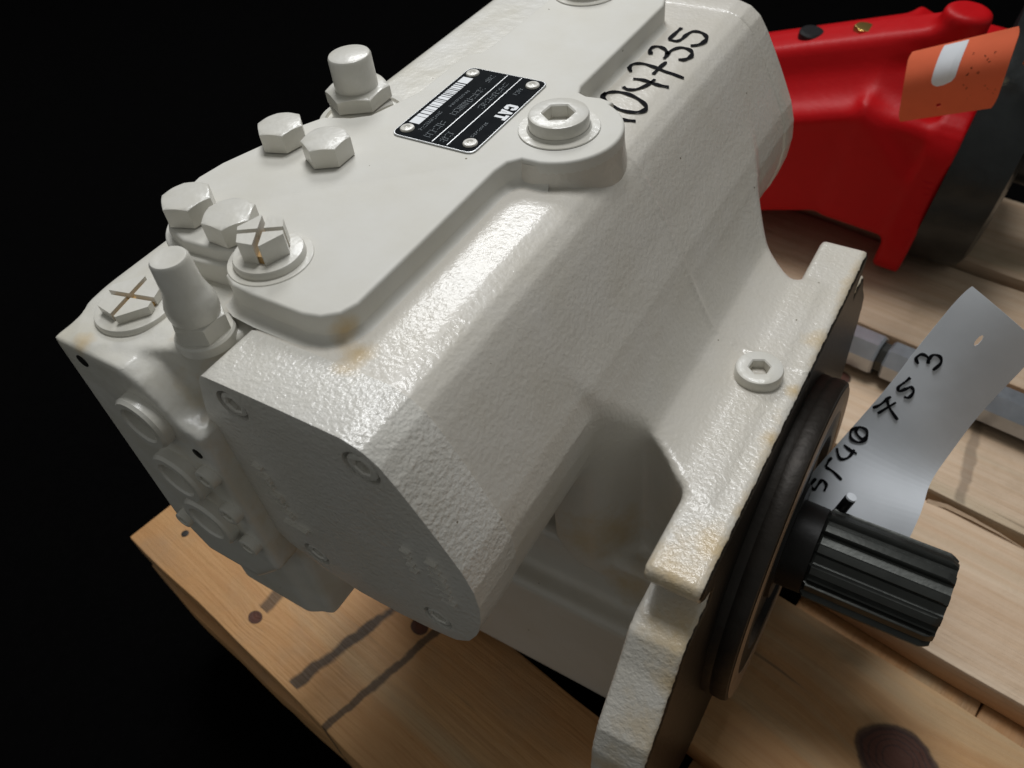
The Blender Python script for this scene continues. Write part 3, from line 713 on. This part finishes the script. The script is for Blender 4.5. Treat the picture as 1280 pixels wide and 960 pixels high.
marks(-233.5, -229.5, 290, 318, 1.1, 1); marks(-238, -236.4, 296, 312, 1.1, 2); marks(-224, -220.5, 300, 326, 1.1, 3); marks(-233.8, -229.5, 268, 282, 1.1, 4); marks(-224.5, -220.5, 267, 275, 1.1, 5)
marks(-239.5, -237.2, 272, 290, 1.1, 6); marks(-214, -211.5, 318, 325, 1.1, 7); marks(-235, -232, 324, 331, 1.1, 8); marks(-212, -210.6, 276, 290, 1.1, 9)
link('faint_print', bm_mesh('faint', bm), M['faint_print'], npl, loc=(0, 0, 0))
# block letters: reading runs towards -y, tops towards +x
bm = bmesh.new()
def glyph(polys, adv, sx=5.2, h=7.0, base=-211.2, y0=308.8):
    for pl2 in polys:
        bm.faces.new([bm.verts.new((base+v*h, y0-(adv+u)*sx, 1.12)) for u, v in pl2])
glyph([[(0, .18), (.18, 0), (.18, 1), (0, .82)], [(.18, 0), (.72, 0), (.72, .26), (.36, .26), (.36, .74), (.72, .74), (.72, 1), (.18, 1)], [(.72, 0), (.9, .18), (.9, .4), (.56, .4), (.56, .26), (.72, .26)], [(.72, 1), (.72, .74), (.56, .74), (.56, .6), (.9, .6), (.9, .82)]], 0)
glyph([[(0, 0), (.3, 0), (.43, .62), (.43, 1), (.3, 1)], [(.86, 0), (.56, 0), (.43, .62), (.43, 1), (.58, 1)], [(.34, .06), (.43, .5), (.52, .06)]], .98)
glyph([[(0, .72), (.9, .72), (.9, 1), (0, 1)], [(.29, 0), (.62, 0), (.62, .72), (.29, .72)]], 1.86)
link('plate_lettering', bm_mesh('plate_lettering', bm), M['white_print'], npl, loc=(0, 0, 0))

# --- number written with a marker on the barrel top
def unproject(u, v):
    d = Matrix(RC).transposed() @ Vector((u-640, v-480, FPX))
    return d
PT = [p for p in PROF[:11]]
def top_z(x):
    for a, b_ in zip(PT, PT[1:]):
        if a[0] <= x <= b_[0]: return a[1]+(b_[1]-a[1])*(x-a[0])/(b_[0]-a[0])
    return -13.2
def on_barrel(u, v):
    d = unproject(u, v); z = -13.5
    for _ in range(12):
        t = (z+.0-200)/d.z; x = d.x*t; z = .5*z+.5*top_z(x)
    return Vector((d.x*t, d.y*t, z))
STR = [[(540,463),(556,474),(580,483),(622,487)],
       [(492,386),(510,374),(545,370),(590,378),(635,400),(662,425),(658,443),(625,452),(575,446),(530,428),(500,404),(490,384),(505,374)],
       [(572,350),(590,360),(625,360),(668,343),(700,320)], [(612,318),(650,322),(690,335),(720,344),(755,351)],
       [(604,290),(598,270),(618,258),(655,258),(700,272),(750,292),(815,315)], [(745,250),(720,272),(692,300)],
       [(684,220),(680,203),(695,190),(720,190),(742,203),(748,222),(735,238)], [(748,222),(765,205),(800,193),(835,200),(848,217),(838,232),(815,241),(793,240)],
       [(806,114),(785,132),(755,160)], [(755,160),(785,167),(808,158),(828,140),(855,128),(888,134),(905,150),(900,166),(875,181),(842,186)]]
def catmull(P, k=6):
    o = []
    for i in range(len(P)-1):
        p0, p1, p2, p3 = P[max(i-1, 0)], P[i], P[i+1], P[min(i+2, len(P)-1)]
        for j in range(k):
            t = j/k; o.append(.5*((2*p1)+(p2-p0)*t+(2*p0-5*p1+4*p2-p3)*t*t+(3*p1-p0-3*p2+p3)*t**3))
    o.append(P[-1]); return o
def ribbon(bm, P, w, up, lift=.35, seed=0):
    rnd = random.Random(seed); rows = []
    for i, p in enumerate(P):
        t = (P[min(i+1, len(P)-1)]-P[max(i-1, 0)]).normalized(); n = up(p); s = n.cross(t).normalized()
        ww = w*(.9+.2*math.sin(i*.7+seed))*(.75 if i in (0, len(P)-1) else 1)
        rows.append((bm.verts.new(p+s*ww/2+n*lift), bm.verts.new(p-s*ww/2+n*lift)))
    for a, b_ in zip(rows, rows[1:]): bm.faces.new((a[0], b_[0], b_[1], a[1]))
bm = bmesh.new()
def upn(p):
    dz = top_z(p.x+1.5)-top_z(p.x-1.5); return Vector((-dz, 0, 3)).normalized()
for i, s in enumerate(STR):
    P = catmull([on_barrel(600+u/3.2, v/3.2) for u, v in s])
    ribbon(bm, P, 2.5, upn, .6, i)
link('marker_number', bm_mesh('marker_number', bm), M['ink'], pump)['label'] = 'number 104735 handwritten in black marker'

# ================================================================== PAPER TAG ON THE SHAFT
def pix(u, v, y):
    d = unproject(u, v); t = y/d.y; return Vector((d.x*t, y, 200+d.z*t))
def sheet(name, corners_fn, nu, nv, thick, mat, parent, holes=()):
    bm = bmesh.new(); g = [[bm.verts.new(corners_fn(i/nu, j/nv)) for j in range(nv+1)] for i in range(nu+1)]
    for i in range(nu):
        for j in range(nv):
            if not any((((i+.5)/nu-hu)/ru)**2+(((j+.5)/nv-hv)/rv_)**2 < 1 for hu, hv, ru, rv_ in holes):
                bm.faces.new((g[i][j], g[i+1][j], g[i+1][j+1], g[i][j+1]))
    for v in [v for v in bm.verts if not v.link_faces]: bm.verts.remove(v)
    bmesh.ops.recalc_face_normals(bm, faces=bm.faces)
    bmesh.ops.solidify(bm, geom=bm.faces[:], thickness=thick)
    return link(name, bm_mesh(name, bm), mat, parent, smooth=50)
def paper(name, col):
    m, nt, b = new_mat(name); tc = N(nt, "ShaderNodeTexCoord"); v = tc.outputs["Object"]
    g = noise(nt, v, .05, 5); L(nt, mixc(nt, g, col, tuple(c*.86 for c in col)), b.inputs["Base Color"]); b.inputs["Roughness"].default_value = .75; b.inputs["Specular IOR Level"].default_value = .2
    bp = N(nt, "ShaderNodeBump", Strength=1.0, Distance=U); L(nt, math_n(nt, 'MULTIPLY', noise(nt, v, .03, 2), .5), bp.inputs["Height"]); L(nt, bp.outputs[0], b.inputs["Normal"])
    return m
M['paper'] = paper('white_card', (.82, .85, .89)); M['orange_paper'] = paper('orange_card', (.85, .17, .075))
tag = thing('paper_tag', 'white card tag with a handwritten number tied at the splined shaft', 'tag', (0, 345, -245))
# edges traced bottom to top, each point given its own depth
LE = [(985, 634, 332), (1010, 598, 352), (1054, 547, 376), (1108, 485, 394), (1152, 428, 411), (1212, 355, 430)]
RE = [(1128, 690, 332), (1150, 643, 352), (1163, 603, 376), (1188, 565, 394), (1230, 511, 411), (1304, 434, 430)]
LP = catmull([pix(*p) for p in LE], 8); RP = catmull([pix(*p) for p in RE], 8)
def tagp(s, t):
    i = s*(len(LP)-1); k = min(int(i), len(LP)-2); f = i-k
    a = LP[k].lerp(LP[k+1], f); b_ = RP[k].lerp(RP[k+1], f); p = a.lerp(b_, t)
    cut = max(0.0, (s-.9)/.1)                       # clipped upper corners
    tt = .5+(t-.5)*(1-.07*cut*cut); p = a.lerp(b_, tt)
    return p+Vector((0, -1, .9))*(4.5*math.sin(math.pi*t))*(1-.3*s)
card = sheet('card', tagp, 220, 110, .5, M['paper'], tag, holes=[(.90, .45, .013, .024)])
# digits on the card, traced on its face
TS = [[(1020,598),(1014,606),(1018,612),(1024,604),(1028,600),(1033,606),(1030,614)],
      [(1032,584),(1041,589),(1052,600)], [(1032,584),(1036,576),(1040,572)],
      [(1046,560),(1050,573),(1060,572),(1068,562)], [(1055,556),(1062,562),(1071,567)],
      [(1072,534),(1064,538),(1064,548),(1074,553),(1083,548),(1083,538),(1074,534),(1070,540),(1078,549),(1084,544)],
      [(1091,510),(1100,506),(1110,498),(1114,496)], [(1108,497),(1112,510),(1122,525)], [(1097,517),(1120,503)],
      [(1131,478),(1123,484),(1124,489),(1133,486),(1139,484),(1142,490),(1136,497),(1130,496)], [(1131,478),(1138,472)],
      [(1148,455),(1145,448),(1152,443),(1160,447),(1160,455)], [(1160,451),(1166,444),(1175,446),(1176,454),(1166,463)]]
fv = [p.copy() for p in (tagp(i/80, j/40) for i in range(81) for j in range(41))]
camp = Vector((0, 0, 200))
fa = np.array([tuple(p) for p in fv]); RCn = np.array(RC)
qq = (fa-np.array(camp)) @ RCn.T; uvp = np.stack([qq[:, 0]/qq[:, 2]*FPX+640, qq[:, 1]/qq[:, 2]*FPX+480], 1)
def on_tag(u, v):
    d = np.hypot(uvp[:, 0]-u, uvp[:, 1]-v); k = np.argsort(d)[:6]; w = 1/(d[k]+.3)**2
    dep = (qq[k, 2]*w).sum()/w.sum(); r = np.array([(u-640)/FPX*dep, (v-480)/FPX*dep, dep])
    return Vector(RCn.T @ r)+camp
bm = bmesh.new()
for i, s in enumerate(TS):
    P = catmull([on_tag(u, v) for u, v in s]); ribbon(bm, P, 1.9, lambda p: (camp-p).normalized(), 1.1, i)
link('tag_number', bm_mesh('tag_number', bm), M['ink'], card, loc=(0, 0, 0))
# black retaining pin through the card's lower eyelet
pin = link('tie_pin', lathe([(0, 0), (3.4, 0), (3.4, 19), (3.0, 20)], seg=20), M['black_plastic'], tag)
pin_e = link('pin_tip', lathe([(3.2, 19.8), (3.0, 20.6), (0, 20.8)], seg=20), M['paper'], pin, loc=(0, 0, 0))
p0 = pix(1036, 655, 322); p1 = pix(1064, 622, 326)
pin.location = p0-Vector((0, 345, -245)); pin.rotation_euler = (p1-p0).to_track_quat('Z', 'Y').to_euler(); pin.data.shade_smooth(); pin.scale = (1, 1, (p1-p0).length/20)

# ================================================================== STEEL BAR ON THE PALLET
bar = thing('steel_bar', 'grooved bright steel shaft lying on the boards behind the card tag', 'steel shaft', (0, 0, PZ), rot=(0, 0, YAW)); bar['base'] = [0, 0, 0]
def hexring(bm, p, r, n=8): return [bm.verts.new((p, 586+1.15*r*math.cos(2*math.pi*(i+.5)/n), 19+1.15*r*math.sin(2*math.pi*(i+.5)/n))) for i in range(n)]
def bar_piece(st):
    bm = bmesh.new(); rg = [hexring(bm, p, r) for p, r in st]
    for A_, B_ in zip(rg, rg[1:]):
        for i in range(8): bm.faces.new((A_[i], A_[(i+1) % 8], B_[(i+1) % 8], B_[i]))
    bm.faces.new(rg[0]); bm.faces.new(rg[-1]); return bm_mesh('bar', bm)
for a_, b2, r_ in ((-172, -128, 17), (-121, -90, 16.5), (-83, -52, 17), (-44, 262, 16.5)):
    link('shaft_section', bar_piece([(a_, r_-1.5), (a_+2, r_), (b2-2, r_), (b2, r_-1.5)]), M['steel'], bar, loc=(0, 0, 0))
for a_, b2 in ((-129, -120), (-91, -82), (-53, -43)):
    link('neck', bar_piece([(a_, 12.5), (b2, 12.5)]), M['steel_dark'], bar, loc=(0, 0, 0))

# ================================================================== RED PUMP BEHIND
TILT = math.radians(7)
RB = (-45, 835, -262)
red = thing('red_pump', 'red painted hydraulic pump with a black ring behind the white pump', 'hydraulic pump', RB, rot=(0, TILT, 0)); red['base'] = [0, 0, 0]
X, Y, Z, org = grid(-250, 30, -130, 130, -128, 175, 3.0)
ZS = Z - .43*np.minimum(X+75, 0)
low = sbox(X, Y, ZS, (-245, -8), (-112, 108), (-60, 58), 12)
up_ = extr(sd_poly(Y+0*X, ZS, [(-104, 50), (-66, 92), (-50, 98), (-20, 98), (108, 50)]), X, -245, -30, 6)
V = smin(low, up_, 14)
taper = extr(sd_poly(X, Z, [(-75, 60), (-5, 0), (-5, -60), (-75, -60)]), Y, -114, 108, 8)
V = smin(V, taper, 16)
topp = sbox(X, Y, Z-.43*(X+75), (-245, -36), (-68, -22), (84, 108), 9)
V = smin(V, topp, 18)
lug = extr(np.sqrt((X+28)**2+(Y+50)**2)-20, Z, 60, 136, 6); V = smin(V, lug, 10)
cut = sbox(X, Y, Z, (-260, -60), (-140, 140), (-140, -56), 10)
flg = extr(sd_poly(Y, Z, round_corners([(-118, -112), (118, -112), (118, 70), (-118, 70)], 46, 8)), X, -13, 13, 3)
V = smin(V, flg, 8)
verts, quads = surface_nets(V, org, 3.0)
link('housing', np_mesh('red_housing', verts, quads), M['red'], red, loc=(0, 0, 0))
bm = bmesh.new(); add_lathe(bm, [(40, 12), (122, 12), (122, 24), (120, 30), (121, 46), (118, 60), (110, 64), (70, 62), (60, 54), (0, 54)], axis='x', seg=96)
link('black_ring', bm_mesh('black_ring', bm), M['dark_rubber'], red, loc=(0, 0, -2), smooth=35)
bm = bmesh.new(); add_lathe(bm, [(26, 50), (26, 120), (23, 124), (0, 124)], axis='x', seg=32); link('shaft', bm_mesh('red_shaft', bm), M['dark_rubber'], red, loc=(0, 0, -2), smooth=35)
bm = bmesh.new(); add_hexhead(bm, 17, 0, 5, .2); link('brass_plug', bm_mesh('brass_plug', bm), M['brass'], red, loc=(-105, -46, 93), smooth=32)
bm = bmesh.new(); add_lathe(bm, [(12, 0), (12, 6), (10, 8), (0, 8)], seg=24); link('black_cap', bm_mesh('black_cap', bm), M['black_plastic'], red, loc=(-150, -44, 73), smooth=32)
bm = bmesh.new(); add_hexhead(bm, 16, 0, 7, .2); link('brass_plug', bm_mesh('brass_plug2', bm), M['brass'], red, loc=(36, -80, 118), smooth=32)

# orange card with a white patch, tied to the red pump
otag = thing('orange_tag', 'curled orange card tag with a white stripe hanging on the red pump', 'tag', (-40, 700, -160))
TL, TR, BL, BR = [(1140, 62), (1275, 33)], None, [(1117, 140), (1240, 140)], None
def otp(s, t):
    # s runs along the card, t from top edge to bottom edge
    u0, v0 = 1137+(1278-1137)*s, 66+(32-66)*s
    u1, v1 = 1122+(1243-1122)*s, 152+(134-152)*s
    y = 712-16*math.sin(math.pi*t*.9)-22*s
    cr = max(0.0, (abs(t-.5)-.36)/.14); inset_ = .06*cr*cr
    s2 = .5+(s-.5)*(1-inset_)
    u0, v0 = 1137+(1278-1137)*s2, 66+(32-66)*s2; u1, v1 = 1122+(1243-1122)*s2, 152+(134-152)*s2
    bulge = -9*math.sin(math.pi*t)*(1 if s < .5 else .6)*(1-2*abs(s-.5))
    return pix(u0+(u1-u0)*t+bulge, v0+(v1-v0)*t, y)
oc = sheet('card', otp, 40, 24, .6, M['orange_paper'], otag, holes=[(.42, .86, .018, .035)])
bm = bmesh.new(); g = []
for i in range(13):
    row = []
    for j in range(19):
        s = .305+.23*i/12; t = -.0+.60*j/18
        e = (j/18-.8)/.2
        if e > 0: s = .42+(s-.42)*math.sqrt(max(0, 1-e*e*.9))
        p = otp(s, max(t, .015)); row.append(bm.verts.new(p+(camp-p).normalized()*.9))
    g.append(row)
for i in range(12):
    for j in range(18): bm.faces.new((g[i][j], g[i+1][j], g[i+1][j+1], g[i][j+1]))
link('white_patch', bm_mesh('white_patch', bm), M['paper'], oc, loc=(0, 0, 0), smooth=180)
bm = bmesh.new(); rnd = random.Random(5)
for k in range(16):
    s, t = rnd.uniform(.62, .95), rnd.uniform(.2, .85); P = []
    for q in range(4): P.append(otp(min(s+q*.006, .98), t+rnd.uniform(-.02, .02)))
    ribbon(bm, P, .6, lambda p: (camp-p).normalized(), .8, k)
link('pencil_marks', bm_mesh('pencil_marks', bm), M['ink'], oc, loc=(0, 0, 0))
